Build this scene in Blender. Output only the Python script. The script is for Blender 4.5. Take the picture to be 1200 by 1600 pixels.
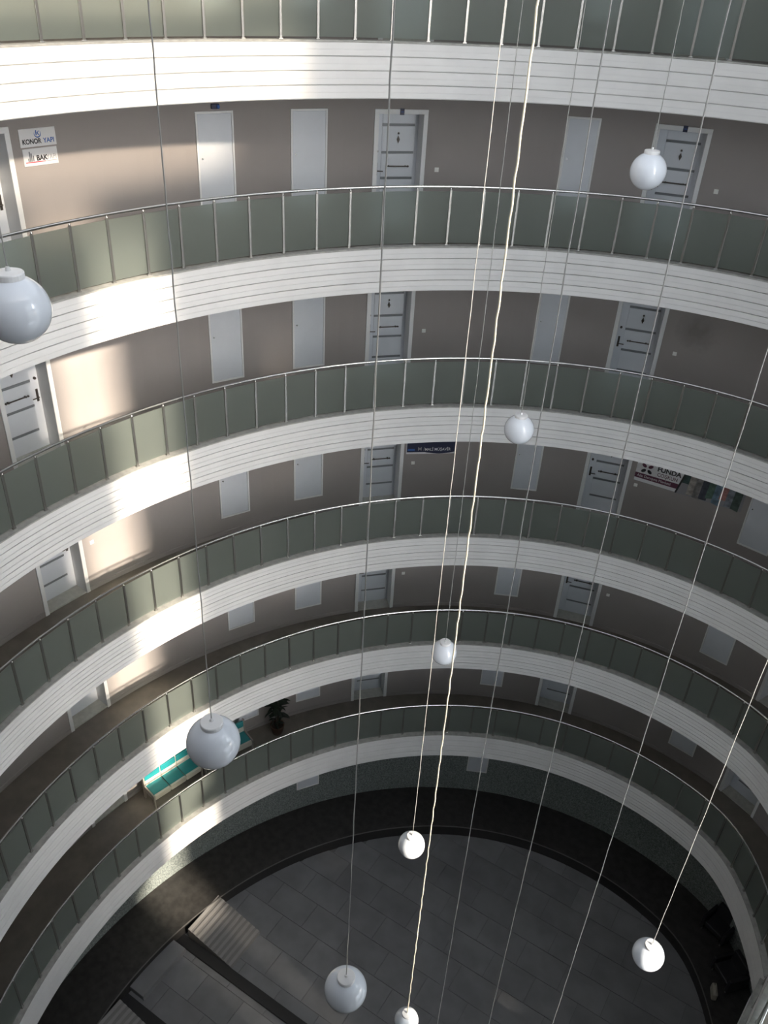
import bpy, bmesh, math, random
from mathutils import Vector, Matrix
random.seed(7)
for o in list(bpy.data.objects):
    bpy.data.objects.remove(o, do_unlink=True)
SC = bpy.context.scene
COL = SC.collection
PI = math.pi
R = math.radians

# ------------------------------------------------------------------ measures (metres, z = 0 on the ground floor)
A, B = 7.80, 8.765          # half axes of the oval light well
W = 1.68                    # depth of the galleries
H = 3.338                   # storey height
F0 = 20.874                 # floor of the top gallery
CAMZ = 22.247
RAIL, CURB, FBOT = 1.173, 0.121, -0.735
ROFF = 0.089                # balustrade stands this far behind the fascia
PIT = -0.40
ROOFZ = 25.05
T0, T1 = 128.9, -123.5      # the curved side runs between these oval angles


def lev(k):
    return F0 - k * H


# ------------------------------------------------------------------ camera
cam = bpy.data.cameras.new('camera')
cam.sensor_fit = 'VERTICAL'
cam.sensor_height = 32.0
cam.lens = 1330.6 / 1600 * 32.0
cam.clip_end = 200
cam_o = bpy.data.objects.new('camera', cam)
COL.objects.link(cam_o)
rt, up, fw = Vector((-.70541527, -.70698092, .05066824)), Vector((.420654, -.36004281, .83271807)), Vector((.57047305, -.60872584, -.55137405))
cam_o.matrix_world = Matrix(((rt.x, up.x, -fw.x, -4.2297), (rt.y, up.y, -fw.y, 6.9005), (rt.z, up.z, -fw.z, CAMZ), (0, 0, 0, 1)))
SC.camera = cam_o

# ------------------------------------------------------------------ sky, sun, exposure
SUN_AZ, SUN_EL = 5.0, 28.0          # the sun's rays travel towards this azimuth, falling at this angle
world = bpy.data.worlds.new('world')
SC.world = world
world.use_nodes = True
bg = world.node_tree.nodes['Background']
wn = world.node_tree
sky = wn.nodes.new('ShaderNodeTexSky')
sky.sky_type = 'NISHITA'
sky.sun_disc = False
sky.sun_elevation = R(SUN_EL)
sky.sun_rotation = R(270 - SUN_AZ)          # compass bearing of the sun, opposite to the way its rays travel
sky.air_density = 1.0
sky.dust_density = 1.4
sky.ozone_density = 1.0
hs = wn.nodes.new('ShaderNodeHueSaturation')
hs.inputs['Saturation'].default_value = 0.35
wn.links.new(sky.outputs[0], hs.inputs['Color'])
wn.links.new(hs.outputs[0], bg.inputs[0])
bg.inputs[1].default_value = 1.42
sun = bpy.data.lights.new('sun', 'SUN')
sun.energy = 14.0
sun.color = (1.0, 0.87, 0.70)
sun.angle = R(2.6)
sun_o = bpy.data.objects.new('sun', sun)
COL.objects.link(sun_o)
sd = Vector((math.cos(R(SUN_AZ)) * math.cos(R(SUN_EL)), math.sin(R(SUN_AZ)) * math.cos(R(SUN_EL)), -math.sin(R(SUN_EL))))
sun_o.rotation_euler = sd.to_track_quat('-Z', 'Y').to_euler()
sun_o.location = (-20, 0, 40)


def portal(name, loc, direction, sx, sy):
    l = bpy.data.lights.new(name, 'AREA')
    l.shape = 'RECTANGLE'
    l.size, l.size_y = sx, sy
    l.cycles.is_portal = True
    o = bpy.data.objects.new(name, l)
    o.location = loc
    o.rotation_euler = Vector(direction).to_track_quat('-Z', 'Y').to_euler()
    COL.objects.link(o)


portal('skylight_portal', (2.0, 0, ROOFZ + .3), (0, 0, -1), 18, 13)
SC.view_settings.view_transform = 'Standard'
SC.view_settings.look = 'None'
SC.view_settings.gamma = 1.0
SC.view_settings.exposure = 0.0
SC.view_settings.use_curve_mapping = False


# ------------------------------------------------------------------ materials
def new_mat(name):
    m = bpy.data.materials.new(name)
    m.use_nodes = True
    nt = m.node_tree
    return m, nt, nt.nodes['Principled BSDF']


def mat(name, col, rough=.6, metal=0.0, var=0.0, scale=8.0, bump=0.0, bscale=60.0, coat=0.0, col2=None, detail=3):
    m, nt, p = new_mat(name)
    p.inputs['Roughness'].default_value = rough
    p.inputs['Metallic'].default_value = metal
    p.inputs['Coat Weight'].default_value = coat
    c = tuple(col) + (1,)
    p.inputs['Base Color'].default_value = c
    if var or col2 or bump:
        g = nt.nodes.new('ShaderNodeNewGeometry')
    if var or col2:
        n = nt.nodes.new('ShaderNodeTexNoise')
        n.inputs['Scale'].default_value = scale
        n.inputs['Detail'].default_value = detail
        nt.links.new(g.outputs['Position'], n.inputs['Vector'])
        r = nt.nodes.new('ShaderNodeValToRGB')
        r.color_ramp.elements[0].position = .35
        r.color_ramp.elements[1].position = .65
        a = tuple(x * (1 - var) for x in col) + (1,)
        b = (tuple(col2) if col2 else tuple(min(1, x * (1 + var)) for x in col)) + (1,)
        r.color_ramp.elements[0].color = a
        r.color_ramp.elements[1].color = b
        nt.links.new(n.outputs['Fac'], r.inputs['Fac'])
        nt.links.new(r.outputs['Color'], p.inputs['Base Color'])
    if bump:
        n2 = nt.nodes.new('ShaderNodeTexNoise')
        n2.inputs['Scale'].default_value = bscale
        nt.links.new(g.outputs['Position'], n2.inputs['Vector'])
        b_ = nt.nodes.new('ShaderNodeBump')
        b_.inputs['Strength'].default_value = bump
        b_.inputs['Distance'].default_value = .01
        nt.links.new(n2.outputs['Fac'], b_.inputs['Height'])
        nt.links.new(b_.outputs['Normal'], p.inputs['Normal'])
    return m


M = {}
M['white'] = mat('fascia_white', (.735, .735, .73), .55, var=.03, scale=2.0)
M['door'] = mat('door_white', (.66, .69, .745), .38, var=.015, scale=3)
M['strip'] = mat('door_inlay_grey', (.20, .215, .235), .35)
M['casing'] = mat('casing_white', (.78, .79, .80), .4)
M['hard'] = mat('dark_bronze', (.085, .075, .068), .35, metal=.6)
M['steel'] = mat('steel_post', (.44, .43, .41), .32, metal=1.0)
M['rail'] = mat('steel_rail', (.68, .68, .67), .22, metal=1.0)
M['soffit'] = mat('soffit', (.5, .495, .49), .8)
M['gfloor'] = mat('gallery_stone', (.19, .17, .145), .45, var=.12, scale=3.0, detail=6)
M['coping'] = mat('coping_stone', (.34, .34, .32), .5, var=.12, scale=9)
M['sill'] = mat('threshold_stone', (.50, .50, .46), .4, var=.08, scale=10)
M['ground'] = mat('black_granite', (.034, .032, .030), .5, var=.3, scale=5)
M['edge'] = mat('pit_edging', (.13, .125, .12), .45)
M['riser'] = mat('pit_riser', (.022, .021, .020), .6)
M['tile'] = mat('pit_tile', (.195, .197, .205), .55, var=.10, scale=1.3, detail=8)
M['joint'] = mat('pit_joint', (.140, .142, .148), .8)
M['darkstrip'] = mat('dark_kerb', (.018, .018, .019), .5)
M['ramp'] = mat('ramp_stone', (.17, .165, .16), .6)
M['ribl'] = mat('ramp_rib', (.235, .228, .222), .6)
M['gwall'] = mat('pebble_render', (.10, .12, .118), .8, scale=26, col2=(.27, .30, .29), detail=5, bump=.5, bscale=40)
M['opal'] = mat('opal_glass', (.70, .75, .82), .06, coat=.6)
M['cap'] = mat('lamp_cap', (.72, .73, .74), .4)
M['cord'] = mat('lamp_cord', (.36, .36, .35), .5)
M['rope'] = mat('hemp_rope', (.74, .69, .56), .8)
M['signw'] = mat('sign_white', (.74, .74, .76), .35)
M['ink'] = mat('ink_black', (.025, .025, .03), .5)
M['blue'] = mat('ink_blue', (.045, .13, .42), .5)
M['navy'] = mat('ink_navy', (.012, .017, .06), .4)
M['red'] = mat('ink_red', (.62, .05, .07), .5)
M['grey'] = mat('ink_grey', (.27, .27, .29), .5)
M['plum'] = mat('ink_plum', (.11, .03, .06), .5)
M['switch'] = mat('switch_white', (.82, .82, .80), .35)
M['teal'] = mat('vinyl_teal', (.022, .25, .27), .38)
M['cream'] = mat('vinyl_cream', (.62, .58, .52), .45)
M['benchend'] = mat('bench_end', (.36, .33, .30), .5)
M['pot'] = mat('clay_pot', (.10, .055, .035), .6)
M['leaf'] = mat('leaf_green', (.011, .022, .013), .45, var=.3, scale=9)
M['stem'] = mat('stem_brown', (.05, .04, .03), .8)
M['soil'] = mat('soil', (.03, .022, .016), .9)
M['chair'] = mat('chair_black', (.02, .02, .022), .4)
M['bag'] = mat('bag_beige', (.32, .30, .25), .7)
M['roof'] = mat('roof_white', (.6, .6, .58), .7)
M['beam'] = mat('roof_steel', (.5, .5, .5), .5)


def wall_material():
    m, nt, p = new_mat('taupe_plaster')
    p.inputs['Roughness'].default_value = .75
    g = nt.nodes.new('ShaderNodeNewGeometry')
    n = nt.nodes.new('ShaderNodeTexNoise')
    n.inputs['Scale'].default_value = 1.5
    n.inputs['Detail'].default_value = 4
    nt.links.new(g.outputs['Position'], n.inputs['Vector'])
    r = nt.nodes.new('ShaderNodeValToRGB')
    r.color_ramp.elements[0].color = (.310, .283, .276, 1)
    r.color_ramp.elements[1].color = (.338, .310, .302, 1)
    nt.links.new(n.outputs['Fac'], r.inputs['Fac'])
    # the smoke-coloured stain on the third gallery's wall
    sx, sy = (A + W) * math.cos(R(-72.3)), (B + W) * math.sin(R(-72.3))
    d = nt.nodes.new('ShaderNodeVectorMath')
    d.operation = 'DISTANCE'
    d.inputs[1].default_value = (sx, sy, lev(2) + 1.68)
    nt.links.new(g.outputs['Position'], d.inputs[0])
    n2 = nt.nodes.new('ShaderNodeTexNoise')
    n2.inputs['Scale'].default_value = 5
    nt.links.new(g.outputs['Position'], n2.inputs['Vector'])
    ad = nt.nodes.new('ShaderNodeMath')
    ad.operation = 'MULTIPLY_ADD'
    ad.inputs[1].default_value = .5
    nt.links.new(n2.outputs['Fac'], ad.inputs[0])
    nt.links.new(d.outputs['Value'], ad.inputs[2])
    mr = nt.nodes.new('ShaderNodeMapRange')
    mr.inputs['From Min'].default_value = .30
    mr.inputs['From Max'].default_value = .72
    mr.inputs['To Min'].default_value = .72
    mr.inputs['To Max'].default_value = 1.0
    nt.links.new(ad.outputs[0], mr.inputs['Value'])
    mx = nt.nodes.new('ShaderNodeVectorMath')
    mx.operation = 'SCALE'
    nt.links.new(r.outputs['Color'], mx.inputs[0])
    nt.links.new(mr.outputs[0], mx.inputs['Scale'])
    nt.links.new(mx.outputs[0], p.inputs['Base Color'])
    return m


M['wall'] = wall_material()


def glass_material():
    m, nt, p = new_mat('frosted_glass')
    p.inputs['Base Color'].default_value = (.41, .46, .425, 1)
    p.inputs['Roughness'].default_value = .38
    p.inputs['IOR'].default_value = 1.25
    p.inputs['Transmission Weight'].default_value = .82
    return m


M['glass'] = glass_material()


def pane_material():
    m = bpy.data.materials.new('clear_pane')
    m.use_nodes = True
    nt = m.node_tree
    nt.nodes.clear()
    out = nt.nodes.new('ShaderNodeOutputMaterial')
    mx = nt.nodes.new('ShaderNodeMixShader')
    mx.inputs[0].default_value = .06
    t = nt.nodes.new('ShaderNodeBsdfTransparent')
    g = nt.nodes.new('ShaderNodeBsdfGlossy')
    g.inputs['Roughness'].default_value = .02
    nt.links.new(t.outputs[0], mx.inputs[1])
    nt.links.new(g.outputs[0], mx.inputs[2])
    nt.links.new(mx.outputs[0], out.inputs[0])
    return m


M['pane'] = pane_material()


def milky_material():
    m = bpy.data.materials.new('milky_fill_pane')
    m.use_nodes = True
    nt = m.node_tree
    nt.nodes.clear()
    out = nt.nodes.new('ShaderNodeOutputMaterial')
    t = nt.nodes.new('ShaderNodeBsdfTranslucent')
    t.inputs[0].default_value = (.42, .45, .485, 1)
    nt.links.new(t.outputs[0], out.inputs[0])
    return m


M['milky'] = milky_material()


# ------------------------------------------------------------------ helpers
def link(o, parent=None):
    COL.objects.link(o)
    if parent is not None:
        o.parent = parent
    return o


def me_obj(name, verts, faces, mats, parent=None, smooth=False, fm=None, loc=None):
    me = bpy.data.meshes.new(name)
    me.from_pydata(verts, [], faces)
    for m_ in (mats if isinstance(mats, (list, tuple)) else [mats]):
        me.materials.append(M[m_] if isinstance(m_, str) else m_)
    if fm:
        for p, i in zip(me.polygons, fm):
            p.material_index = i
    if smooth:
        for p in me.polygons:
            p.use_smooth = True
    me.update()
    o = bpy.data.objects.new(name, me)
    if loc:
        o.location = loc
    return link(o, parent)


def tag(o, label=None, cat=None, group=None, kind=None):
    if label: o['label'] = label
    if cat: o['category'] = cat
    if group: o['group'] = group
    if kind: o['kind'] = kind
    return o


def empty(name, loc=(0, 0, 0), rz=0):
    o = bpy.data.objects.new(name, None)
    o.empty_display_size = .1
    o.location = loc
    o.rotation_euler = (0, 0, rz)
    return link(o)


class MB:
    """collects shapes for one mesh"""

    def __init__(s):
        s.v, s.f, s.m = [], [], []

    def box(s, x0, x1, y0, y1, z0, z1, mi=0, bev=0):
        b = len(s.v)
        if not bev:
            s.v += [(x0, y0, z0), (x1, y0, z0), (x1, y1, z0), (x0, y1, z0), (x0, y0, z1), (x1, y0, z1), (x1, y1, z1), (x0, y1, z1)]
            fs = [(0, 3, 2, 1), (4, 5, 6, 7), (0, 1, 5, 4), (1, 2, 6, 5), (2, 3, 7, 6), (3, 0, 4, 7)]
            s.f += [tuple(b + i for i in q) for q in fs]
            s.m += [mi] * 6
        else:
            bm = bmesh.new()
            bmesh.ops.create_cube(bm, size=1)
            for vv in bm.verts:
                vv.co = Vector(((x0 + x1) / 2 + vv.co.x * (x1 - x0), (y0 + y1) / 2 + vv.co.y * (y1 - y0), (z0 + z1) / 2 + vv.co.z * (z1 - z0)))
            bmesh.ops.bevel(bm, geom=list(bm.edges), offset=bev, segments=2, affect='EDGES', profile=.5)
            bm.verts.index_update()
            s.v += [tuple(vv.co) for vv in bm.verts]
            for f_ in bm.faces:
                s.f.append(tuple(b + vv.index for vv in f_.verts))
                s.m.append(mi)
            bm.free()
        return s

    def lathe(s, prof, n=20, c=(0, 0, 0), mi=0):
        b = len(s.v)
        k = len(prof)
        for i in range(n):
            a = 2 * PI * i / n
            for r_, z_ in prof:
                s.v.append((c[0] + r_ * math.cos(a), c[1] + r_ * math.sin(a), c[2] + z_))
        for i in range(n):
            j = (i + 1) % n
            for q in range(k - 1):
                s.f.append((b + i * k + q, b + j * k + q, b + j * k + q + 1, b + i * k + q + 1))
                s.m.append(mi)
        return s

    def tube(s, pts, r, n=8, mi=0, caps=True):
        b = len(s.v)
        L = len(pts)
        pts = [Vector(p) for p in pts]
        rs = r if isinstance(r, (list, tuple)) else [r] * L
        for i, p in enumerate(pts):
            d = (pts[min(i + 1, L - 1)] - pts[max(i - 1, 0)]).normalized()
            ref = Vector((0, 0, 1)) if abs(d.z) < .9 else Vector((1, 0, 0))
            x = d.cross(ref).normalized()
            y = d.cross(x).normalized()
            for q in range(n):
                a = 2 * PI * q / n
                s.v.append(tuple(p + (x * math.cos(a) + y * math.sin(a)) * rs[i]))
        for i in range(L - 1):
            for q in range(n):
                w = (q + 1) % n
                s.f.append((b + i * n + q, b + i * n + w, b + (i + 1) * n + w, b + (i + 1) * n + q))
                s.m.append(mi)
        if caps:
            s.f.append(tuple(b + q for q in range(n))[::-1]); s.m.append(mi)
            s.f.append(tuple(b + (L - 1) * n + q for q in range(n))); s.m.append(mi)
        return s

    def poly(s, pts, y0, y1, mi=0):
        """outline in x,z extruded in y"""
        b = len(s.v)
        n = len(pts)
        s.v += [(x, y0, z) for x, z in pts] + [(x, y1, z) for x, z in pts]
        s.f.append(tuple(b + i for i in range(n))); s.m.append(mi)
        s.f.append(tuple(b + n + i for i in range(n))[::-1]); s.m.append(mi)
        for i in range(n):
            j = (i + 1) % n
            s.f.append((b + i, b + n + i, b + n + j, b + j)); s.m.append(mi)
        return s

    def build(s, name, mats, parent=None, smooth=False, loc=None):
        o = me_obj(name, s.v, s.f, mats, parent, smooth, s.m, loc)
        return o


def copy_obj(src, parent=None, loc=None, rz=None, mw=None):
    c = src.copy()
    COL.objects.link(c)
    c.parent = parent
    if loc is not None: c.location = loc
    if rz is not None: c.rotation_euler = (0, 0, rz)
    return c


def copy_tree(src, loc, rz):
    c = copy_obj(src, None, loc, rz)
    for ch in [o for o in src.children]:
        d = copy_obj(ch, c)
        for g in [o for o in ch.children]:
            copy_obj(g, d)
    return c


# ------------------------------------------------------------------ the plan of the light well
def softplus(x, w=2.5):
    return w * math.log1p(math.exp(x / w)) if x / w < 30 else x


def msc(t):
    return 1 - .0060 * (softplus(-(t + 102.5)) if t < -80 else 0)


def ring(t, off=0.0):
    k = msc(t)
    return ((A + off) * math.cos(R(t)) * k, (B + off) * math.sin(R(t)) * k)


def ring_rz(t, off=0.0):
    """rotation for a thing whose +y points away from the light well"""
    a, b = ring(t - .5, off), ring(t + .5, off)
    return math.atan2(b[1] - a[1], b[0] - a[0]) + PI          # +x local runs with falling t (left to right in the picture)


CY0 = -6.3


def chord_x(y):
    return -3.71 - .09 * (y - CY0)


CN = Vector((-1, -.09)).normalized()          # away from the light well


def chord(y, off=0.0):
    return (chord_x(y) + CN.x * off, y + CN.y * off)


SLOT = (-1.72, 0.02)
BACKX = -6.2
TS = [T0 + (T1 - T0) * i / 200 for i in range(201)]


def ring_path(off, ts=TS):
    return [ring(t, off) for t in ts]


def sweep(name, prof, paths, mats, parent=None, closed=True, smooth=False, fm=None):
    """prof: (offset, z) list; paths: function offset -> list of xy"""
    v, f, m_ = [], [], []
    n = len(prof)
    cols = [paths(off) for off, z in prof]
    L = len(cols[0])
    for i in range(L):
        for q in range(n):
            v.append((cols[q][i][0], cols[q][i][1], prof[q][1]))
    for i in range(L - 1):
        for q in range(n if closed else n - 1):
            w = (q + 1) % n
            f.append((i * n + q, i * n + w, (i + 1) * n + w, (i + 1) * n + q))
            m_.append(fm[q] if fm else 0)
    if closed:
        f.append(tuple(range(n)))
        m_.append(0)
        f.append(tuple((L - 1) * n + q for q in range(n))[::-1])
        m_.append(0)
    return me_obj(name, v, f, mats, parent, smooth, m_)


def chord_path(y0, y1, n=6):
    return lambda off: [chord(y0 + (y1 - y0) * i / n, off) for i in range(n + 1)]


GAL = ['top gallery', 'second gallery from the top', 'third gallery from the top', 'fourth gallery from the top', 'fifth gallery from the top', 'lowest gallery']

# ------------------------------------------------------------------ structure: slabs, walls, ground, roof
for k in range(-1, 6):
    z = lev(k)
    o = sweep('floor', [(.042, z - .72), (.042, z - .01), (.17, z), (W + .05, z), (W + .05, z - .72)], ring_path, ['gfloor', 'soffit'], closed=True, fm=[1, 0, 0, 1, 1])
    tag(o, 'brown stone floor of the ' + (GAL[k] if k >= 0 else 'roof level'), 'floor', kind='structure')
    for nm, pts in (('s', [chord(CY0, .042), ring(T1, W + .05), (BACKX, -7.5), (BACKX, SLOT[0]), chord(SLOT[0], .042)]), ('n', [chord(SLOT[1], .042), (BACKX, SLOT[1]), (BACKX, 8.3), ring(T0, W + .05), chord(6.82, .042)])):
        n = len(pts)
        v = [(x, y, z - .72) for x, y in pts] + [(x, y, z) for x, y in pts]
        f = [tuple(range(n)), tuple(range(n, 2 * n))[::-1]] + [(i, (i + 1) % n, n + (i + 1) % n, n + i) for i in range(n)]
        o = me_obj('floor', v, f, ['gfloor', 'soffit'], fm=[1, 0] + [1] * n)
        tag(o, 'straight landing floor on the viewer\'s side', 'floor', 'landing floors', 'structure')

# door columns (oval angles of the left and right edge)
DOORS = {'A': (11.6, 5.8), 'D': (-30.95, -36.85), 'F': (-62.1, -68.3), 'H': (-94.3, -100.8)}
SHAFTS = {'B': (-11.9, -15.8), 'C': (-21.85, -25.8), 'E': (-52.4, -56.1), 'G': (-84.6, -88.9)}
CAS = .085
CASE_T = {c: .5 for c in DOORS}


def wall_mesh(k):
    z0, z1 = lev(k), lev(k - 1) - .72
    gaps = []
    for c, (a, b) in DOORS.items():
        gaps.append((a - .45, b + .45))
    ts = sorted(set([T0 + (T1 - T0) * i / 150 for i in range(151)] + [g for p in gaps for g in p]), reverse=True)
    v, f = [], []
    for i in range(len(ts) - 1):
        a, b = ts[i], ts[i + 1]
        mid = (a + b) / 2
        isgap = any(g[0] > mid > g[1] for g in gaps)
        lo = z0 + 2.12 if isgap else z0
        pa, pb = ring(a, W), ring(b, W)
        n = len(v)
        v += [(pa[0], pa[1], lo), (pb[0], pb[1], lo), (pb[0], pb[1], z1), (pa[0], pa[1], z1)]
        f.append((n, n + 1, n + 2, n + 3))
    return v, f


for k in range(0, 6):
    v, f = wall_mesh(k)
    o = me_obj('wall_curved', v, f, 'wall')
    tag(o, 'curved taupe plaster wall behind the ' + GAL[k], 'wall', kind='structure')
    # skirting, broken at the doors
    edges = sorted(DOORS.values(), reverse=True)
    runs, t = [], T0
    for a, b in edges:
        runs.append((t, a)); t = b
    runs.append((t, T1))
    bb = MB()
    for a, b in runs:
        n = max(2, int((a - b) / 2))
        for i in range(n):
            p, q = a + (b - a) * i / n, a + (b - a) * (i + 1) / n
            c0, c1, d0, d1 = ring(p, W - .014), ring(q, W - .014), ring(p, W), ring(q, W)
            zz = lev(k)
            nn = len(bb.v)
            bb.v += [(*c0, zz), (*c1, zz), (*c1, zz + .10), (*c0, zz + .10), (*d1, zz + .11), (*d0, zz + .11)]
            bb.f += [(nn, nn + 1, nn + 2, nn + 3), (nn + 3, nn + 2, nn + 4, nn + 5)]
            bb.m += [0, 0]
    tag(bb.build('baseboard_curved', 'wall'), 'low taupe skirting along the wall of the ' + GAL[k], 'baseboard', kind='structure')

o = sweep('wall_ground', [(W, 0), (W, lev(5) - .72)], ring_path, 'gwall', closed=False)
tag(o, 'dark green-grey pebble-dashed wall around the ground floor', 'wall', kind='structure')

# closing walls on the viewer's side with the tall window
WIN = (-1.56, -.34)
WZ0, WZ1 = 7.4, 27.0
MZ0 = 3.2
FL = (-4.9, 3.0)          # milky panels added beside the clear strip for more soft side light
for pts in ([ring(T1 + .3, W - .02), (BACKX, -7.5), (BACKX, FL[0])], [(BACKX, FL[1]), (BACKX, 8.3), ring(T0 - .3, W - .02)]):
    v, f = [], []
    for x, y in pts:
        v += [(x, y, -.5), (x, y, 27.2)]
    for i in range(len(pts) - 1):
        f.append((2 * i, 2 * i + 2, 2 * i + 3, 2 * i + 1))
    tag(me_obj('wall_back', v, f, 'wall'), 'taupe wall behind the viewer\'s landing', 'wall', 'landing walls', 'structure')
for y0, y1 in ((FL[0], WIN[0]), (WIN[1], FL[1])):
    tag(me_obj('wall_back', [(BACKX, y0, -.5), (BACKX, y1, -.5), (BACKX, y1, MZ0), (BACKX, y0, MZ0)], [(0, 1, 2, 3)], 'wall'), 'taupe wall below the added milky panels', 'wall', 'landing walls', 'structure')
tag(me_obj('wall_back', [(BACKX, WIN[0], -.5), (BACKX, WIN[1], -.5), (BACKX, WIN[1], WZ0), (BACKX, WIN[0], WZ0)], [(0, 1, 2, 3)], 'wall'), 'taupe wall below the tall window', 'wall', kind='structure')
win = tag(empty('window_1', (BACKX, 0, WZ0)), 'tall narrow window that lets in the strip of sun', 'window', kind='structure')
fr = MB()
fr.box(-.05, .05, WIN[0] - .05, WIN[0] + .01, 0, WZ1 - WZ0)
fr.box(-.05, .05, WIN[1] - .01, WIN[1] + .05, 0, WZ1 - WZ0)
fr.build('window_frame', 'beam', win)
nP = 6
nW = [1]
ph = (WZ1 - WZ0) / nP
for i in range(nP):
    MB().box(-.004, .004, WIN[0] + .01, WIN[1] - .01, i * ph + .02, (i + 1) * ph - .02).build('pane', 'pane', win)
    MB().box(-.03, .03, WIN[0], WIN[1], i * ph - .02, i * ph + .02).build('glazing_bar', 'beam', win)

for y0, y1 in ((FL[0], WIN[0]), (WIN[1], FL[1])):  # unseen panels put in to brighten the lower galleries from the side
    nW[0] += 1
    e = tag(empty('window_%d' % nW[0], (BACKX, 0, MZ0)), 'wide milky panel added beside the tall window for soft side light', 'window', 'added milky panels', 'structure')
    pm = (WZ1 - MZ0) / 8
    for i in range(8):
        MB().box(-.004, .004, y0 + .03, y1 - .03, i * pm + .02, (i + 1) * pm - .02).build('pane', 'milky', e)
    for i in range(9):
        MB().box(-.03, .03, y0, y1, i * pm - .03, i * pm + .03).build('glazing_bar', 'beam', e)

# ground floor ring and the sunken oval
NP = 180


def pit(t, s=1.028):
    k = msc(t) if t <= 0 else 1.0
    if t < T1:
        k = msc(T1)
        # beyond the corner run back towards the full oval
        k = k + (1 - k) * min(1, (T1 - t) / 50)
    return (A * s * math.cos(R(t)) * k, B * s * math.sin(R(t)) * k)


ptt = [180 - 360 * i / NP for i in range(NP + 1)]
v, f = [], []
for t in ptt:
    a = pit(t)
    v += [(a[0], a[1], 0), (13.5 * math.cos(R(t)), 13.5 * math.sin(R(t)), 0)]
for i in range(NP):
    f.append((2 * i, 2 * i + 1, 2 * i + 3, 2 * i + 2))
tag(me_obj('floor', v, f, 'ground'), 'near-black polished floor around the sunken oval', 'floor', kind='structure')
v, f = [], []
for t in ptt:
    a = pit(t)
    v += [(a[0], a[1], PIT - .05), (a[0], a[1], 0)]
for i in range(NP):
    f.append((2 * i, 2 * i + 2, 2 * i + 3, 2 * i + 1))
RISER = (list(v), list(f))
v, f = [], []
for t in ptt:
    for s_, z_ in ((1.0255, 0.0), (1.0255, .012), (1.0295, .012), (1.0295, 0)):
        a = pit(t, s_)
        v.append((a[0], a[1], z_))
for i in range(NP):
    for q in range(3):
        f.append((4 * i + q, 4 * i + q + 1, 4 * i + 5 + q, 4 * i + 4 + q))
tag(me_obj('trim_1', v, f, 'edge'), 'thin pale metal edging around the sunken oval', 'trim', kind='structure')

# roof: upstand round the opening, skylight bars
o = sweep('wall_roof', [(.0, lev(-1) + .0), (.0, ROOFZ), (.15, ROOFZ), (.15, lev(-1))], ring_path, 'roof', closed=True)
tag(o, 'white upstand around the skylight', 'wall', kind='structure')
for y0, y1 in ((CY0, SLOT[0]), (SLOT[1], 6.82)):
    tag(sweep('wall_roof', [(.0, lev(-1)), (.0, ROOFZ), (.15, ROOFZ), (.15, lev(-1))], chord_path(y0, y1), 'roof'), 'white straight upstand beside the skylight', 'wall', 'roof upstands', 'structure')
v, f = [], []
for t in TS:
    a, b = ring(t, .1), ring(t, W + 1.0)
    v += [(a[0], a[1], lev(-1) + .02), (b[0], b[1], lev(-1) + .02)]
for i in range(len(TS) - 1):
    f.append((2 * i, 2 * i + 1, 2 * i + 3, 2 * i + 2))
tag(me_obj('roof', v, f, 'roof'), 'flat roof around the skylight', 'roof', kind='structure')


# ------------------------------------------------------------------ fascia boards
def plank_profile(zt, h):
    """one board with two laps: a deep joint under it, a shallow one in the middle"""
    hm = h / 2
    return [(.038, zt), (.003, zt), (.000, zt - hm + .007), (.007, zt - hm + .007), (.007, zt - hm), (.001, zt - hm), (-.002, zt - h + .019), (.032, zt - h + .019), (.038, zt - h)]


NROW = 4


def fascia(k, n, path, label):
    z = lev(k)
    e = tag(empty('trim_%d' % n, (0, 0, 0)), label, 'trim', kind='structure')
    hh = (CURB - FBOT) / NROW
    for i in range(NROW):
        sweep('plank', plank_profile(z + CURB - .025 - i * (hh - .006), hh - .006), path, 'white', e)
    sweep('coping', [(-.006, z + CURB - .025), (-.006, z + CURB), (.175, z + CURB), (.175, z)], path, 'coping', e)
    return e


n_trim = 2
for k in range(-1, 6):
    fascia(k, n_trim, ring_path, 'white boarded band around the oval at the ' + (GAL[k] if k >= 0 else 'roof'))
    n_trim += 1
for k in range(0, 6):
    for y0, y1, w in ((CY0, SLOT[0], 'corner'), (SLOT[1], 6.82, 'far')):
        fascia(k, n_trim, chord_path(y0, y1), 'white boarded straight band at the %s end, %s' % (w, GAL[k]))
        n_trim += 1

# ------------------------------------------------------------------ balustrades
post_ts = []


def arc_steps(t, d):
    """walk along the rail by d metres"""
    step = -.02 if d > 0 else .02
    s, p = 0, ring(t, ROFF)
    while s < abs(d):
        t += step
        q = ring(t, ROFF)
        s += math.hypot(q[0] - p[0], q[1] - p[1])
        p = q
    return t


SP = .628
t = -1.08
while t > T1 + 2:
    post_ts.append(t)
    t = arc_steps(t, SP)
t = arc_steps(-1.08, -SP)
while t < 80:
    post_ts.insert(0, t)
    t = arc_steps(t, -SP)
PZ0 = CURB
post_me = MB().box(-.021, .021, -.012, .008, .012, RAIL - CURB - .055, bev=.003).build('post', 'steel')
foot_me = MB().box(-.034, .034, -.022, .018, 0, .014, bev=.003).build('foot', 'rail')
knob_me = MB().lathe([(0, 0), (.014, .004), (.020, .018), (.014, .032), (.009, .036), (.009, .056)], 10, (0, -.002, RAIL - CURB - .065)).build('knob', 'rail', smooth=True)
pane_me = MB().box(-SP / 2 + .016, SP / 2 - .016, .010, .020, .035, RAIL - CURB - .085).build('pane', 'glass')
PROTO = [post_me, foot_me, knob_me, pane_me]


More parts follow.
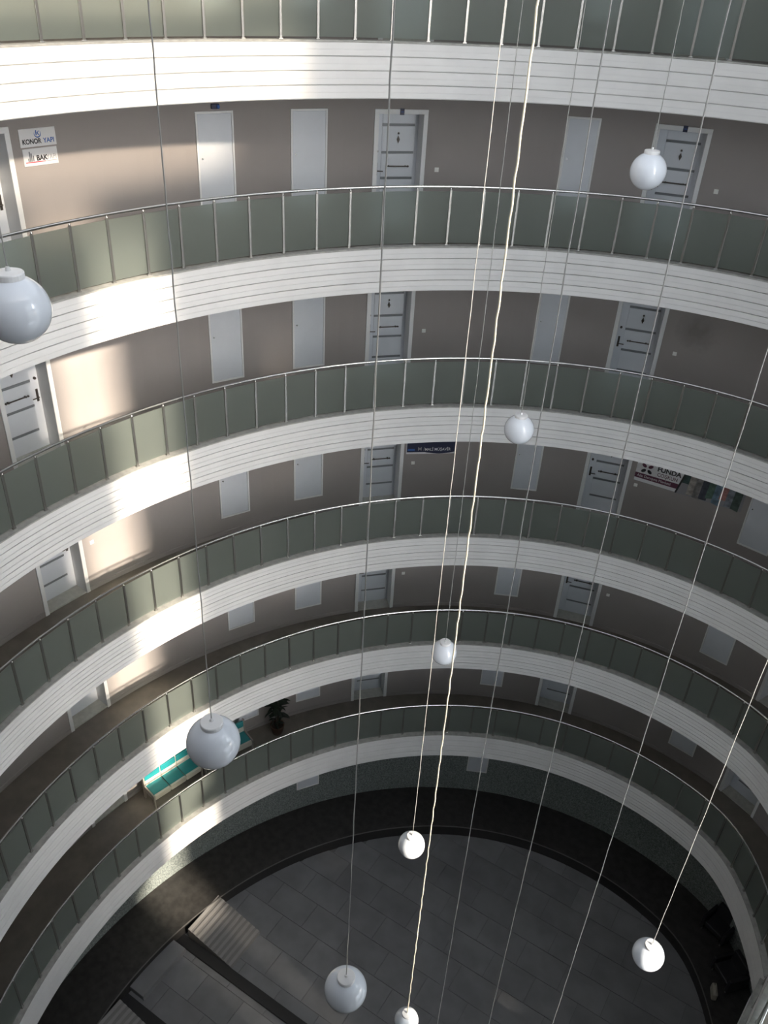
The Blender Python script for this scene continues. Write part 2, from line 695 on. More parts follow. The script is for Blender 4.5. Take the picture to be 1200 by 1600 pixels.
def put_post(par, x, y, z, rz):
    p = bpy.data.objects.new('post', post_me.data)
    p.location = (x, y, z); p.rotation_euler = (0, 0, rz)
    link(p, par)
    for d in (foot_me, knob_me):
        c = bpy.data.objects.new(d.name.split('.')[0], d.data)
        link(c, p)


def put_pane(par, x, y, z, rz):
    p = bpy.data.objects.new('pane', pane_me.data)
    p.location = (x, y, z); p.rotation_euler = (0, 0, rz)
    link(p, par)


BAL_LAB = ['frosted glass balustrade with steel posts along the top gallery, its rail above the picture',
           'frosted glass balustrade with steel posts along the second gallery from the top',
           'frosted glass balustrade with steel posts along the third gallery from the top',
           'frosted glass balustrade with steel posts along the fourth gallery from the top',
           'frosted glass balustrade with steel posts along the fifth gallery from the top',
           'frosted glass balustrade with steel posts along the lowest gallery']
for k in range(0, 6):
    z = lev(k) + CURB
    e = tag(empty('glass_balustrade', (0, 0, lev(k) + CURB)), BAL_LAB[k], 'balustrade', 'oval gallery balustrades')
    rp = MB()
    rp.tube([(*ring(t, ROFF), RAIL - CURB) for t in TS], .023, 10)
    rp.build('handrail', 'rail', e, smooth=True)
    for i, t in enumerate(post_ts):
        x, y = ring(t, ROFF)
        put_post(e, x, y, 0, ring_rz(t, ROFF))
        if i + 1 < len(post_ts):
            tm = (t + post_ts[i + 1]) / 2
            x, y = ring(tm, ROFF)
            put_pane(e, x, y, 0, ring_rz(tm, ROFF))
CRZ = math.atan2(CN.y, CN.x) - PI / 2
for k in range(1, 6):
    for y0, y1, w in ((CY0, SLOT[0], 'ending at the lower right corner'), (SLOT[1], 6.75, 'below the viewer')):
        e = tag(empty('glass_balustrade', (0, 0, lev(k) + CURB)), 'straight glass balustrade %s, %s' % (w, GAL[k]), 'balustrade', 'straight balustrades below the viewer')
        MB().tube([(*chord(y0 + (y1 - y0) * i / 4, ROFF), RAIL - CURB) for i in range(5)], .023, 10).build('handrail', 'rail', e, smooth=True)
        n = int((y1 - y0) / SP)
        for i in range(n + 1):
            x, y = chord(y0 + .1 + i * SP, ROFF)
            put_post(e, x, y, 0, CRZ)
            if i < n:
                x, y = chord(y0 + .1 + (i + .5) * SP, ROFF)
                put_pane(e, x, y, 0, CRZ)
for p in PROTO:
    bpy.data.objects.remove(p, do_unlink=True)


# ------------------------------------------------------------------ doors
def wall_place(t, z, off=W):
    x, y = ring(t, off)
    return (x, y, z), ring_rz(t, off)


def arc_width(a, b):
    p, q = ring(a, W), ring(b, W)
    return math.hypot(p[0] - q[0], p[1] - q[1])


door_n = [0]


def entrance_door(name, w, hand, loc, rz):
    """local: x along the wall, +y into the wall, z up; hand = -1 puts the handle at -x"""
    D = empty(name, loc, rz)
    h = 2.205
    c = CAS
    x0, x1 = -w / 2, w / 2
    fr = MB()
    for a, b in ((x0, x0 + c), (x1 - c, x1)):
        fr.box(a, b, -.035, .03, 0, h - c, bev=.004)
    fr.box(x0, x1, -.035, .03, h - c, h, bev=.004)
    fr.build('casing', 'casing', D)
    rv = MB()
    d = .38
    rv.box(x0 + c - .02, x0 + c, .02, d, 0, h - c)
    rv.box(x1 - c, x1 - c + .02, .02, d, 0, h - c)
    rv.box(x0 + c - .02, x1 - c + .02, .02, d, h - c, h - c + .02)
    rv.build('reveal', 'casing', D)
    MB().box(x0 + c, x1 - c, -.01, d, -.01, .035, bev=.004).build('threshold', 'sill', D)
    lw0, lw1 = x0 + c, x1 - c
    lf = MB()
    yb = .32
    lf.box(lw0, lw1, yb, yb + .05, .035, h - c)
    leaf = lf.build('leaf', 'door', D)
    # raised inner panel fields between the grey strips
    ix0, ix1 = (lw0 + .155, lw1 - .07) if hand < 0 else (lw0 + .07, lw1 - .155)
    zs = [.42, .90, 1.38, 1.88]
    lo = .11
    for zc in zs + [None]:
        top = (zc - .026) if zc else h - c - .05
        MB().box(ix0, ix1, yb - .012, yb + .002, lo, top, bev=.005).build('panel', 'door', leaf)
        if zc:
            MB().box(ix0, ix1, yb - .008, yb + .002, zc - .023, zc + .023).build('inlay_strip', 'strip', leaf)
            lo = zc + .026
    xm = (ix0 + ix1) / 2
    pb = MB()
    pb.tube([(xm - .20, yb - .05, 1.13), (xm + .20, yb - .05, 1.13)], .013, 8)
    for sx in (-.17, .17):
        pb.lathe([(0, 0), (.03, 0), (.03, .012), (0, .012)], 10, (xm + sx, yb - .05, 1.124))
        pb.box(xm + sx - .012, xm + sx + .012, yb - .05, yb - .008, 1.118, 1.142)
    for sx in (-.22, .22):
        pb.poly([(xm + sx - .022, 1.13), (xm + sx, 1.152), (xm + sx + .022, 1.13), (xm + sx, 1.108)], yb - .06, yb - .04)
    pb.build('pull_bar', 'hard', leaf)
    kn = MB()
    kn.poly([(xm - .03, 1.62), (xm, 1.69), (xm + .03, 1.62), (xm, 1.55)], yb - .035, yb - .008)
    kn.lathe([(0, -.02), (.018, -.012), (.02, 0), (.012, .02), (0, .024)], 8, (xm, yb - .028, 1.73))
    kn.build('knocker', 'hard', leaf)
    hx = lw0 + .065 if hand < 0 else lw1 - .065
    hd = MB()
    hd.box(hx - .022, hx + .022, yb - .014, yb, .95, 1.19, bev=.004)
    hd.tube([(hx, yb - .01, 1.04), (hx, yb - .055, 1.04), (hx - hand * .03, yb - .06, 1.04), (hx - hand * .125, yb - .055, 1.035)], .011, 8)
    hd.build('handle', 'hard', leaf)
    lk = MB()
    lk.tube([(hx, yb, 1.40), (hx, yb - .03, 1.40)], .026, 12)
    lk.build('lock', 'hard', leaf)
    return D


def shaft_door(name, w, lock_side, loc, rz, h=1.74):
    D = empty(name, loc, rz)
    fr = MB()
    c = .035
    for a, b in ((-w / 2, -w / 2 + c), (w / 2 - c, w / 2)):
        fr.box(a, b, -.028, .03, 0, h, bev=.003)
    fr.box(-w / 2 + c, w / 2 - c, -.028, .03, 0, c, bev=.003)
    fr.box(-w / 2 + c, w / 2 - c, -.028, .03, h - c, h, bev=.003)
    fr.build('frame', 'casing', D)
    lf = MB().box(-w / 2 + c + .003, w / 2 - c - .003, -.020, .0, c + .003, h - c - .003, bev=.003).build('leaf', 'door', D)
    x = lock_side * (w / 2 - .09)
    MB().tube([(x, -.018, h * .56), (x, -.034, h * .56)], .016, 10).build('latch', 'rail', lf)
    return D


COLN = {'A': 'left of the sunlit strip', 'D': 'just left of centre', 'F': 'right of centre', 'H': 'near the right edge'}
SHN = {'B': 'beside the sunlit strip', 'C': 'between the sunlit strip and the centre door', 'E': 'between the two middle doors', 'G': 'near the right edge'}
HAND = {'A': 1, 'D': -1, 'F': -1, 'H': -1}
VIS = {'A': (1, 2, 3, 4, 5), 'D': (1, 2, 3, 4, 5), 'F': (1, 2, 3, 4, 5), 'H': (1, 2, 3, 4, 5)}
protoD, protoS = {}, {}
for c, (a, b) in DOORS.items():
    w = arc_width(a, b)
    for k in range(0, 6):
        tm = (a + b) / 2
        loc, rz = wall_place(tm, lev(k))
        door_n[0] += 1
        nm = 'door_%d' % door_n[0]
        if c not in protoD:
            D = entrance_door(nm, w, HAND[c], loc, rz)
            protoD[c] = D
        else:
            D = copy_tree(protoD[c], loc, rz)
            D.name = nm
        tag(D, 'white entrance door with grey inlay strips %s, %s' % (COLN[c], GAL[k]), 'door', 'entrance doors of the galleries', 'structure')
for c, (a, b) in SHAFTS.items():
    w = arc_width(a, b)
    for k in range(0, 7):
        if k == 6 and c not in 'CE':
            continue
        tm = (a + b) / 2
        loc, rz = wall_place(tm, lev(k) + (.47 if k < 6 else .05))
        door_n[0] += 1
        nm = 'door_%d' % door_n[0]
        if c not in protoS:
            D = shaft_door(nm, w, -1, loc, rz)
            protoS[c] = D
        else:
            D = copy_tree(protoS[c], loc, rz)
            D.name = nm
        tag(D, 'plain white service hatch door %s, %s' % (SHN[c], GAL[k] if k < 6 else 'ground floor'), 'door', 'service hatch doors', 'structure')

# ------------------------------------------------------------------ small things on the walls
sw0 = None
SWI = [('D', -38.26, 1), ('D', -38.26, 2), ('D', -38.24, 3), ('D', -38.13, 4), ('F', -70.2, 1), ('F', -70.2, 2), ('F', -69.47, 3), ('F', -69.48, 4), ('A', 4.62, 3)]
for c, t, k in SWI:
    loc, rz = wall_place(t, lev(k) + 1.13)
    if sw0 is None:
        sw0 = empty('light_switch', loc, rz)
        pl = MB().box(-.042, .042, -.012, 0, -.042, .042, bev=.004).build('plate', 'switch', sw0)
        MB().box(-.026, .026, -.017, -.011, -.026, .026, bev=.003).build('rocker', 'switch', pl)
        s_ = sw0
    else:
        s_ = copy_tree(sw0, loc, rz)
    side = {'D': 'beside the door just left of centre', 'F': 'beside the door right of centre', 'A': 'in the sunlit strip'}[c]
    tag(s_, 'white light switch %s, %s' % (side, GAL[k]), 'switch', 'light switches')


def text_part(body, size, mname, parent, x, z, y=-.016, align='CENTER', bold=0.0, sx=1.0):
    cu = bpy.data.curves.new('lettering', 'FONT')
    cu.body = body
    cu.size = size
    cu.align_x = align
    cu.extrude = .0015
    cu.offset = bold
    cu.materials.append(M[mname])
    tmp = bpy.data.objects.new('lettering', cu)
    me = bpy.data.meshes.new_from_object(tmp)
    bpy.data.objects.remove(tmp, do_unlink=True)
    o = bpy.data.objects.new('lettering', me)
    o.location = (x, y, z)
    o.rotation_euler = (PI / 2, 0, 0)
    o.scale = (sx, 1, 1)
    return link(o, parent)


def arc_poly(mb, cx, cz, r0, r1, a0, a1, y0, y1, n=14, mi=0):
    pts = [(cx + r0 * math.cos(R(a0 + (a1 - a0) * i / n)), cz + r0 * math.sin(R(a0 + (a1 - a0) * i / n))) for i in range(n + 1)]
    for i in range(n):
        q0, q1 = a0 + (a1 - a0) * i / n, a0 + (a1 - a0) * (i + 1) / n
        f0, f1 = math.sin(PI * (i + .15) / (n + .3)), math.sin(PI * (i + 1.15) / (n + .3))
        P = lambda rr, q: (cx + rr * math.cos(R(q)), cz + rr * math.sin(R(q)))
        mid = (r0 + r1) / 2
        hw = (r1 - r0) / 2
        mb.poly([P(mid - hw * f0, q0), P(mid + hw * f0, q0), P(mid + hw * f1, q1), P(mid - hw * f1, q1)], y0, y1, mi)


# two stacked company plates on the second gallery
tm = (4.98 + 1.68) / 2
w = arc_width(4.98, 1.68)
loc, rz = wall_place(tm, lev(1))
S1 = tag(empty('wall_sign', (loc[0], loc[1], lev(1) + 1.885), rz), 'white wall sign with a blue round emblem and dark and blue capitals', 'sign', 'stacked white wall signs')
MB().box(-w / 2, w / 2, -.016, 0, 0, .262, bev=.004).build('plate', 'signw', S1)
text_part('KONOR', .098, 'ink', S1, -w / 2 + .035, .045, -.0165, 'LEFT', .003, .86)
text_part('YAPI', .098, 'blue', S1, w / 2 - .035, .045, -.0165, 'RIGHT', .002, .92)
em = MB()
arc_poly(em, 0, .185, .045, .062, 150, 400, -.018, -.0165)
em.build('emblem_ring', 'blue', S1)
em = MB()
em.poly([(-.03, .16), (-.012, .16), (-.012, .235), (-.03, .228)], -.018, -.0165)
em.poly([(-.012, .192), (.022, .222), (.036, .222), (.004, .190)], -.0181, -.0166)
em.poly([(-.010, .196), (.004, .200), (.034, .158), (.016, .158)], -.0182, -.0167)
em.build('emblem_letter', 'blue', S1)
w2 = arc_width(4.98, 1.83)
S2 = tag(empty('wall_sign', (loc[0], loc[1], lev(1) + 1.61), rz), 'white wall sign with a grey tower emblem and a red underline', 'sign', 'stacked white wall signs')
MB().box(-w2 / 2, w2 / 2, -.016, 0, 0, .252, bev=.004).build('plate', 'signw', S2)
text_part('BAK', .105, 'ink', S2, -.075, .075, -.0165, 'LEFT', .004, .92)
text_part('YAPI', .105, 'grey', S2, w2 / 2 - .02, .075, -.0165, 'RIGHT', -.001, .82)
MB().box(-w2 / 2 + .03, .07, -.018, -.0155, .048, .062).build('underline', 'red', S2)
MB().box(.07, w2 / 2 - .02, -.018, -.0155, .052, .058).build('underline', 'grey', S2)
for x_, h_ in ((-.205, .05), (-.18, .145), (-.155, .12), (-.125, .085)):
    MB().box(x_ - .010, x_ + .010, -.018, -.0155, .066, .066 + h_).build('tower_bar', 'strip', S2)

# navy sign on the fourth gallery
tm = (-37.07 - 44.06) / 2
w = arc_width(-37.3, -44.06)
loc, rz = wall_place(tm, lev(3) + 1.385, W - .02)
S3 = tag(empty('wall_sign', loc, rz), 'long navy wall sign with white lettering under the fourth gallery\'s ceiling', 'sign')
MB().box(-w / 2, w / 2, -.012, 0, 0, .52, bev=.003).build('plate', 'signw', S3)
pts = [(-w / 2 + .012, .05)] + [(-.15 + (w / 2 + .13) * i / 10, .05 - .045 * math.sin(PI * i / 10)) for i in range(11)] + [(w / 2 - .012, .51), (-w / 2 + .012, .51)]
MB().poly(pts, -.016, -.011).build('navy_field', 'navy', S3)
text_part('MALİ MÜŞAVİR', .10, 'signw', S3, w / 2 - .12, .09, -.0165, 'RIGHT', .001, .88)
text_part('M /', .13, 'grey', S3, -w / 2 + .27, .095, -.0165, 'LEFT', .002)
MB().box(-w / 2 + .03, -w / 2 + .2, -.0175, -.0155, .09, .14).build('badge', 'blue', S3)

# long banner on the fourth gallery
tl, tr_ = -68.85, -84.0
loc, rz = wall_place((tl + tr_) / 2, lev(3) + 1.25, W - .075)
w = arc_width(tl, tr_) * .985
S4 = tag(empty('wall_banner', loc, rz), 'long banner with plum lettering and a collage of faint pictures on the fourth gallery', 'banner')
MB().box(-w / 2, w / 2, -.012, .0, 0, .95, bev=.003).build('board', 'grey', S4)
xs = -w / 2 + w * .42
MB().poly([(-w / 2 + .01, .012), (xs - .07, .012), (xs + .13, .94), (-w / 2 + .01, .94)], -.015, -.011).build('name_field', 'signw', S4)
MB().poly([(-w / 2 + .01, .10), (xs - .05, .10), (xs - .02, .23), (-w / 2 + .01, .23)], -.018, -.014).build('title_band', 'plum', S4)
MB().poly([(xs - .07, .0), (xs - .03, .0), (xs + .17, .94), (xs + .13, .94)], -.018, -.014).build('divider', 'ink', S4)
text_part('Aile Danışma Merkezi', .095, 'signw', S4, -w / 2 + .06, .137, -.0185, 'LEFT', 0, .92)
text_part('COŞKUN', .125, 'plum', S4, -w / 2 + .50, .275, -.0155, 'LEFT', .001, .88)
text_part('FUNDA', .165, 'ink', S4, -w / 2 + .48, .405, -.0155, 'LEFT', .006, .98)
for dx, dz, ang in ((-.07, -.06, 40), (.07, -.06, -40), (-.075, .075, -35), (.075, .075, 35)):
    pt = MB()
    c_, s_ = math.cos(R(ang)), math.sin(R(ang))
    pt.poly([(-w / 2 + .25 + dx + c_ * .062 * math.cos(q) - s_ * .04 * math.sin(q), .375 + dz + s_ * .062 * math.cos(q) + c_ * .04 * math.sin(q)) for q in [i * PI / 6 for i in range(12)]], -.018, -.014)
    pt.build('petal', 'plum' if dz > 0 else 'ink', S4)
x_ = xs + .12
pics = [('g', (.035, .07, .065)), ('p', (.32, .29, .27)), ('q', (.20, .19, .19)), ('r', (.05, .055, .075)), ('s', (.08, .14, .11)), ('t', (.13, .20, .27)), ('u', (.36, .16, .14)), ('v', (.20, .22, .26)), ('x', (.06, .09, .08))]
for i, (n_, c_) in enumerate(pics):
    m_ = mat('banner_picture_' + n_, c_, .6, var=.35, scale=9, detail=4)
    ww = (w / 2 - xs - .15) / len(pics)
    xx = xs + .03 + i * ww
    hb = [.30, .02, .02, .02, .08, .02, .16, .02, .02][i]
    MB().poly([(xx, hb), (xx + ww * 1.25, hb + .05 * math.sin(i * 2.1)), (xx + ww * 1.4, .9), (xx + .05, .92)], -.0145 - .0006 * i, -.011).build('picture', m_, S4)

# navy number plates over the middle doors of the second gallery, blue lamp over a hatch
for c, t in (('just left of centre', -33.92), ('right of centre', -65.34)):
    loc, rz = wall_place(t, lev(1) + 2.165, W - .036)
    P_ = tag(empty('number_plate', loc, rz), 'small navy plate over the door %s, second gallery' % c, 'plate', 'navy door plates')
    MB().box(-.042, .042, -.010, 0, -.055, .055, bev=.003).build('plate', 'navy', P_)
    MB().box(-.026, .026, -.012, -.009, -.006, .006).build('line', 'blue', P_)
loc, rz = wall_place(-14.05, lev(1) + 2.285, W)
P_ = tag(empty('blue_sensor', loc, rz), 'small blue box with a bright dot above a hatch door, second gallery', 'sensor')
MB().box(-.085, .06, -.05, 0, -.04, .04, bev=.008).build('housing', 'navy', P_)
MB().lathe([(0, -.036), (.02, -.03), (.036, 0), (.02, .03), (0, .036)], 12, (.03, -.055, 0)).build('dome', 'blue', P_, smooth=True)

# ------------------------------------------------------------------ globe lamps on long cords
DG = .46
CAMV = Vector((-4.2297, 6.9005, 0))
LAMPS = [((.82, 4.89, -1.94), 'largest white globe lamp, cut by the left edge of the picture'),
         ((-.25, 4.44, -5.23), 'white globe lamp hanging in front of the turquoise bench'),
         ((-1.17, 3.77, -8.51), 'white globe lamp low over the tiled floor at the bottom centre'),
         ((.87, .37, -11.64), 'brightly sunlit white globe lamp above the edge of the sunken floor'),
         ((2.0, -1.37, -9.45), 'white globe lamp in front of the fifth gallery, beside the thick rope'),
         ((1.71, -2.09, -5.50), 'white globe lamp in front of the third gallery\'s white band'),
         ((.96, -2.80, -2.02), 'white globe lamp in front of a door of the second gallery'),
         ((-2.71, -.41, -11.04), 'white globe lamp over the dark floor at the lower right'),
         ((.20, .83, -15.40), 'lowest white globe lamp, hung on a cream rope, cut by the bottom edge')]
EXTRA = [((-.81, 1.44, -14.9), 'thin pendant cord to the right of the thick rope, its globe below the picture'),
         ((-1.45, 1.13, -14.6), 'long pale pendant cord across the second right door, its globe below the picture'),
         ((-1.99, .20, -14.6), 'pendant cord that enters at the right edge below the third gallery\'s rail')]


def pendant(p, label, rope=False, scale=True):
    v = Vector(p)
    if scale:
        v = CAMV + (v - CAMV) * (DG / .42)
    zc = CAMZ + v.z
    e = tag(empty('pendant_lamp', (v.x, v.y, zc - DG / 2)), label, 'lamp', 'globe pendant lamps')
    r = DG / 2
    prof = []
    for i in range(25):
        a = -PI / 2 + PI * i / 24
        if a > R(68): break
        prof.append((max(.0005, r * math.cos(a)), r + r * math.sin(a)))
    MB().lathe(prof, 40).build('globe', 'opal', e, smooth=True)
    rc = .20 * DG
    zt = r + r * math.sin(R(66))
    MB().lathe([(rc * .96, zt - .012), (rc * 1.04, zt - .004), (rc * 1.06, zt + .004), (rc * 1.06, zt + .034), (rc * 1.0, zt + .042), (rc * .80, zt + .044), (.018, zt + .050), (.012, zt + .075), (.0005, zt + .075)], 28).build('cap', 'cap', e)
    z0, z1 = zt + .08, ROOFZ - (zc - r)
    pts = []
    n = 160 if rope else 60
    ph_ = random.random() * 6
    for i in range(n + 1):
        q = i / n
        am = (.0045 if rope else .0022)
        pts.append((am * math.sin(ph_ + i * 1.7) * (1 if 0 < i < n else 0), am * math.cos(ph_ * 2 + i * 2.3) * (1 if 0 < i < n else 0), z0 + (z1 - z0) * q))
    MB().tube(pts, .0105 if rope else .0050, 6).build('rope' if rope else 'cord', 'rope' if rope else 'cord', e, smooth=True)
    return v.x, v.y


spots = []
for i, (p, l) in enumerate(LAMPS):
    spots.append(pendant(p, l, rope=(i == 8)))
for p, l in EXTRA:
    spots.append(pendant(p, l, scale=False))

tag(me_obj('ceiling', [(-4.2, -9, ROOFZ - .028), (8, -9, ROOFZ - .028), (8, -5.0, ROOFZ - .028), (-4.2, -5.0, ROOFZ - .028)], [(0, 1, 2, 3)], 'roof'), 'white panel added to shade the right end of the light well', 'ceiling', kind='structure')  # unseen panel put in to darken the right end of the well
# unseen block added on the roof to cut off sun from the right side
sun_block = MB().box(BACKX, -4.45, -9.2, -4.1, lev(-1) + .02, lev(-1) + 9.0).build('wall_sun_block', 'roof')
tag(sun_block, 'unseen block added on the roof to keep sun off the right side', 'wall', kind='structure')


def skylight_material():
    m = bpy.data.materials.new('skylight_dimmer')
    m.use_nodes = True
    nt = m.node_tree
    nt.nodes.clear()
    out = nt.nodes.new('ShaderNodeOutputMaterial')
    t = nt.nodes.new('ShaderNodeBsdfTransparent')
    t.inputs[0].default_value = (.345, .333, .312, 1)
    nt.links.new(t.outputs[0], out.inputs[0])
    return m


M['skysheet'] = skylight_material()
xs_ = [-5.0, -2.6, .4, 3.4, 6.2, 8.0]  # added sheets, tinted to weaken the sun on the upper galleries
for a, b in zip(xs_[:-1], xs_[1:]):
    sh = me_obj('skylight_dimmer', [(a, -9, ROOFZ + .11), (b, -9, ROOFZ + .11), (b, 9, ROOFZ + .11), (a, 9, ROOFZ + .11)], [(0, 1, 2, 3)], 'skysheet')
    tag(sh, 'tinted sheet added over the skylight opening to dim the sun', 'skylight', 'skylight sheets', 'structure')
# skylight bars carrying the lamps
for x in (-2.6, .4, 3.4, 6.2):
    yy = B * math.sqrt(max(.02, 1 - (x / A) ** 2)) + .1
    b_ = MB().box(x - .03, x + .03, -yy, yy, ROOFZ - .02, ROOFZ + .10).build('roof_beam', 'beam')
    tag(b_, 'slim steel bar across the skylight opening', 'beam', 'skylight bars', 'structure')

# ------------------------------------------------------------------ benches and plant on the lowest gallery


def bench(t, label):
    loc, rz = wall_place(t, lev(5), W - .26)
    e = tag(empty('waiting_bench', loc, rz), label, 'bench', 'turquoise waiting benches')
    L = 1.36
    n = 3
    sw = L / n
    for i in range(n):
        x0, x1 = -L / 2 + i * sw + .012, -L / 2 + (i + 1) * sw - .012
        st = MB().box(x0, x1, -.46, -.08, .40, .46, bev=.012).build('seat', 'teal', e)
        MB().box(x0, x1, -.515, -.455, .30, .458, bev=.010).build('seat_front', 'cream', st)
        bk = MB().box(x0, x1, -.085, -.03, .62, .82, bev=.012).build('backrest', 'teal', e)
        MB().box(x0, x1, -.09, -.025, .44, .615, bev=.010).build('lower_back', 'cream', bk)
    for i in range(n + 1):
        x = -L / 2 + i * sw
        fr = MB()
        fr.box(x - .012, x + .012, -.50, -.02, .32, .40)
        fr.box(x - .012, x + .012, -.06, -.01, .40, .83)
        fr.build('rib', 'cream', e)
    for sx in (-1, 1):
        x = sx * (L / 2 + .015)
        o = MB().poly([(-.52, 0), (-.47, 0), (-.45, .30), (-.10, .30), (-.08, 0), (0, 0), (0, .84), (-.075, .84), (-.10, .47), (-.52, .47)], 0, .035).build('end_panel', 'benchend', e)
        # turned so that its outline runs along the depth of the bench
        o.location = (x + .0175, 0, 0)
        o.rotation_euler = (0, 0, PI / 2)
    return e


bench(-.02, 'turquoise and cream waiting bench lit by the sun, behind the hanging globe')
bench(-8.75, 'turquoise and cream waiting bench in shade, half hidden by the hanging globe')

loc, rz = wall_place(-17.9, lev(5), W - .42)
PL = tag(empty('potted_plant', loc, rz), 'dark leafy plant in a brown pot beside the shaded bench', 'plant')
pt = MB().lathe([(.0005, 0), (.13, 0), (.16, .10), (.185, .27), (.195, .28), (.195, .31), (.17, .31), (.165, .26), (.0005, .26)], 20).build('pot', 'pot', PL, smooth=False)
MB().lathe([(.165, .262), (.08, .275), (.0005, .28)], 16).build('soil', 'soil', pt)
for a in range(3):
    q = a * 2.1
    MB().tube([(.02 * math.cos(q), .02 * math.sin(q), .26), (.05 * math.cos(q), .05 * math.sin(q), .7), (.10 * math.cos(q + .5), .10 * math.sin(q + .5), 1.25)], [.018, .014, .008], 6).build('stem', 'stem', PL)
lf = MB()
lf.v = [(0, 0, 0), (.05, .10, .02), (.07, .20, .02), (.045, .32, -.02), (0, .40, -.07), (-.045, .32, -.02), (-.07, .20, .02), (-.05, .10, .02), (0, .10, -.004), (0, .20, -.008), (0, .32, -.04)]
lf.f = [(0, 1, 8), (0, 8, 7), (1, 2, 9, 8), (8, 9, 6, 7), (2, 3, 10, 9), (9, 10, 5, 6), (3, 4, 10), (10, 4, 5)]
lf.m = [0] * 8
leaf0 = lf.build('leaf', 'leaf', PL, smooth=True)
first = True
for i in range(46):
    l_ = leaf0 if first else copy_obj(leaf0, PL)
    first = False
    a = i * 2.399
    zz = .42 + .95 * (i / 46)
    if i < 12: zz = .34 + .02 * i
    rr = .05 + .05 * random.random()
    l_.location = (rr * math.cos(a), rr * math.sin(a), zz)
    l_.rotation_euler = (R(random.uniform(-15, 45)) - (.5 if i > 14 else 0) * random.random(), R(random.uniform(-25, 25)), a)
    s_ = random.uniform(.75, 1.02) * (.6 if i < 12 else 1.0)
    l_.scale = (s_, s_, s_)

# ------------------------------------------------------------------ the sunken floor
U = Vector((math.cos(R(192.5)), math.sin(R(192.5))))
V = Vector((-U.y, U.x))
base = [(pit(t, 1.03)[0], pit(t, 1.03)[1], PIT - .02) for t in ptt[:-1]]
fl = me_obj('floor', base, [tuple(range(len(base)))[::-1]], 'joint')
tag(fl, 'grey tiled floor of the sunken oval', 'floor', kind='structure')
me_obj('riser', RISER[0], RISER[1], 'riser', fl)
TX, TY = 1.2, .8
t_me = None
mats3 = []
for i in range(3):
    s_ = (.92, 1.0, 1.08)[i]
    mats3.append(mat('pit_tile_%d' % i, (.185 * s_, .187 * s_, .195 * s_), .5, var=.12, scale=1.4, detail=8))
tmes = []
for i in range(3):
    q = MB().box(-TX / 2 + .007, TX / 2 - .007, -TY / 2 + .007, TY / 2 - .007, -.02, 0)
    o_ = q.build('tile', mats3[i], fl)
    tmes.append(o_.data)
    bpy.data.objects.remove(o_, do_unlink=True)
org = Vector((7.9, .8))
cnt = 0
fx = 1330.6


def in_view(x, y, z):
    d = Vector((x, y, z)) - Vector((-4.2297, 6.9005, CAMZ))
    w_ = d.dot(fw)
    if w_ <= 0: return False
    px, py = 600 + fx * d.dot(rt) / w_, 800 - fx * d.dot(up) / w_
    return -120 < px < 1320 and py < 1760


for i in range(-3, 18):
    for j in range(-14, 14):
        c = org + U * (i * TX + (TX / 2 if j % 2 else 0)) + V * (j * TY)
        k = math.hypot(c.x / (A * 1.03), c.y / (B * 1.03))
        if k > 1.06 or not in_view(c.x, c.y, PIT):
            continue
        o_ = bpy.data.objects.new('tile', tmes[random.choice((0, 1, 1, 2))])
        o_.location = (c.x, c.y, PIT + random.uniform(-.001, .001))
        o_.rotation_euler = (0, 0, R(192.5))
        link(o_, fl)
        cnt += 1
print('tiles', cnt)


def along(name, mname, p, l0, l1, w0, w1, z0, z1, parent=None, bev=0):
    """box laid along U from point p"""
    o_ = MB().box(l0, l1, w0, w1, z0, z1, bev=bev).build(name, mname, parent)
    if parent is None:
        o_.location = (p.x, p.y, 0)
        o_.rotation_euler = (0, 0, R(192.5))
    return o_


# two dark kerbs that border the middle lane
k1 = along('kerb', 'darkstrip', Vector((8.0, .92)), -.0, 6.5, -.14, .14, PIT, PIT + .07, bev=.01)
tag(k1, 'long dark stone kerb beside the ribbed ramp on the sunken floor', 'kerb', 'dark kerbs')
k2 = along('kerb', 'darkstrip', Vector((7.72, 2.86)), -.0, 6.5, -.14, .14, PIT, PIT + .07, bev=.01)
tag(k2, 'dark stone kerb nearer the lower left corner of the sunken floor', 'kerb', 'dark kerbs')
# the low landing between them
ld = along('landing_step', 'tile', Vector((7.92, 1.0)), -.15, .36, -1.62, -.10, PIT, PIT + .2, bev=.01)
tag(ld, 'low grey landing step between the two dark kerbs', 'step')


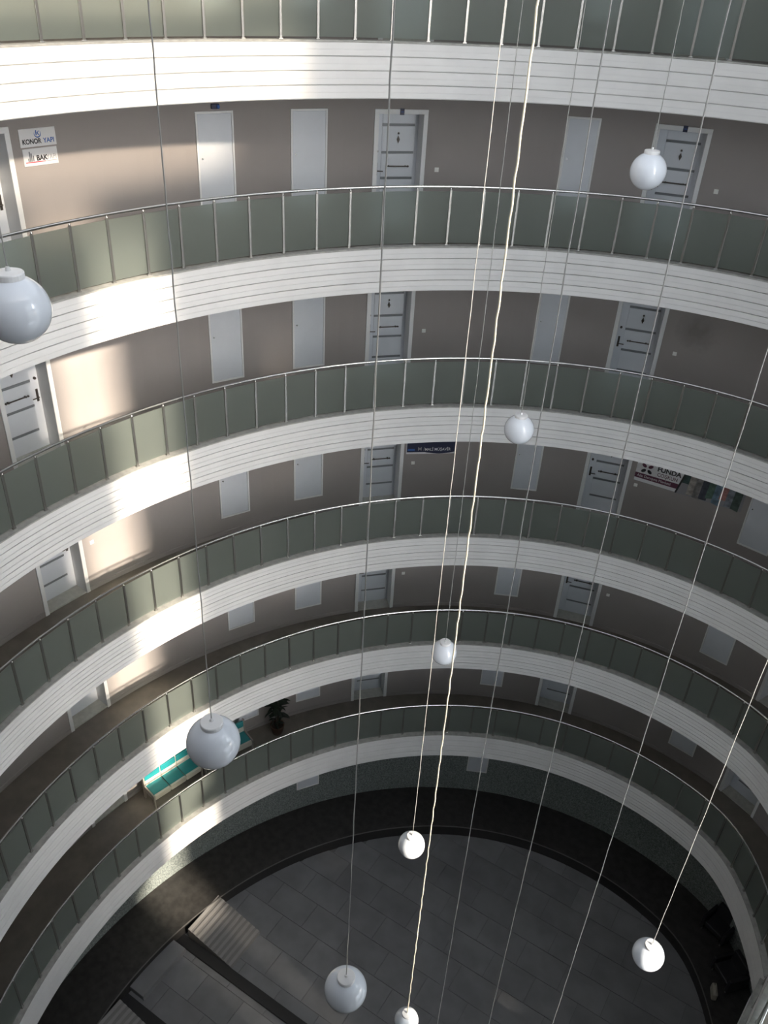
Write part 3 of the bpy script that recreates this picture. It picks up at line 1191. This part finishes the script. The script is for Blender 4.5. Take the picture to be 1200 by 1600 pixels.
def ramp(p, label, w0, w1):
    e = empty('ribbed_ramp', (p.x, p.y, 0), R(192.5))
    tag(e, label, 'ramp', 'ribbed ramps')
    L = 1.52
    b_ = MB()
    b_.v = [(0, w0, -.005), (L, w0, PIT + .005), (L, w0, PIT), (0, w0, PIT), (0, w1, -.005), (L, w1, PIT + .005), (L, w1, PIT), (0, w1, PIT)]
    b_.f = [(0, 1, 5, 4), (0, 3, 2, 1), (4, 5, 6, 7), (0, 4, 7, 3), (1, 2, 6, 5), (3, 7, 6, 2)]
    b_.m = [0] * 6
    b_.build('slope', 'ramp', e)
    n = 10
    for i in range(n):
        x0 = (i + .12) * L / n
        x1 = (i + .62) * L / n
        z = lambda x: -.005 + (PIT + .01) * x / L
        r_ = MB()
        r_.v = [(x0, w0, z(x0)), (x1, w0, z(x1)), (x1, w0, z(x1) + .018), (x0, w0, z(x0) + .018), (x0, w1, z(x0)), (x1, w1, z(x1)), (x1, w1, z(x1) + .018), (x0, w1, z(x0) + .018)]
        r_.f = [(0, 1, 2, 3), (7, 6, 5, 4), (3, 2, 6, 7), (0, 3, 7, 4), (1, 5, 6, 2)]
        r_.m = [0] * 5
        r_.build('rib', 'ribl', e)


ramp(Vector((7.84, .77)), 'pale ribbed ramp leading down to the sunken tiled floor', -.0 + .05, 1.24)
ramp(Vector((7.48, 2.95)), 'dim ribbed ramp at the lower left edge of the picture', -1.25, -.04)

# ------------------------------------------------------------------ dim furniture on the ground floor at the right


def chair(loc, rz, label):
    e = tag(empty('armchair', loc, rz), label, 'chair', 'dark armchairs')
    MB().box(-.28, .28, -.28, .26, .26, .42, bev=.03).build('seat', 'chair', e)
    MB().box(-.28, .28, .20, .34, .38, .85, bev=.03).build('backrest', 'chair', e)
    for s_ in (-1, 1):
        MB().box(s_ * .33 - .05, s_ * .33 + .05, -.28, .32, .12, .60, bev=.025).build('armrest', 'chair', e)
    for sx in (-.3, .3):
        for sy in (-.22, .26):
            MB().tube([(sx, sy, 0), (sx, sy, .27)], .02, 8).build('leg', 'steel', e)
    return e


chair((-2.15, -9.75, 0), R(170), 'dark armchair in the gloom beside the sunken floor, farther one')
chair((-2.95, -8.75, 0), R(150), 'dark armchair in the gloom beside the sunken floor, nearer the bottom edge')
bg_ = tag(empty('shoulder_bag', (-2.90, -8.12, 0), R(-58)), 'pale beige bag on the dark floor at the lower right', 'bag')
b_ = MB().box(-.18, .18, -.07, .07, 0, .28, bev=.05).build('body', 'bag', bg_)
MB().tube([(-.12, 0, .27), (-.09, 0, .38), (.09, 0, .38), (.12, 0, .27)], .012, 8).build('strap', 'bag', bg_)
print('objects', len(bpy.data.objects))
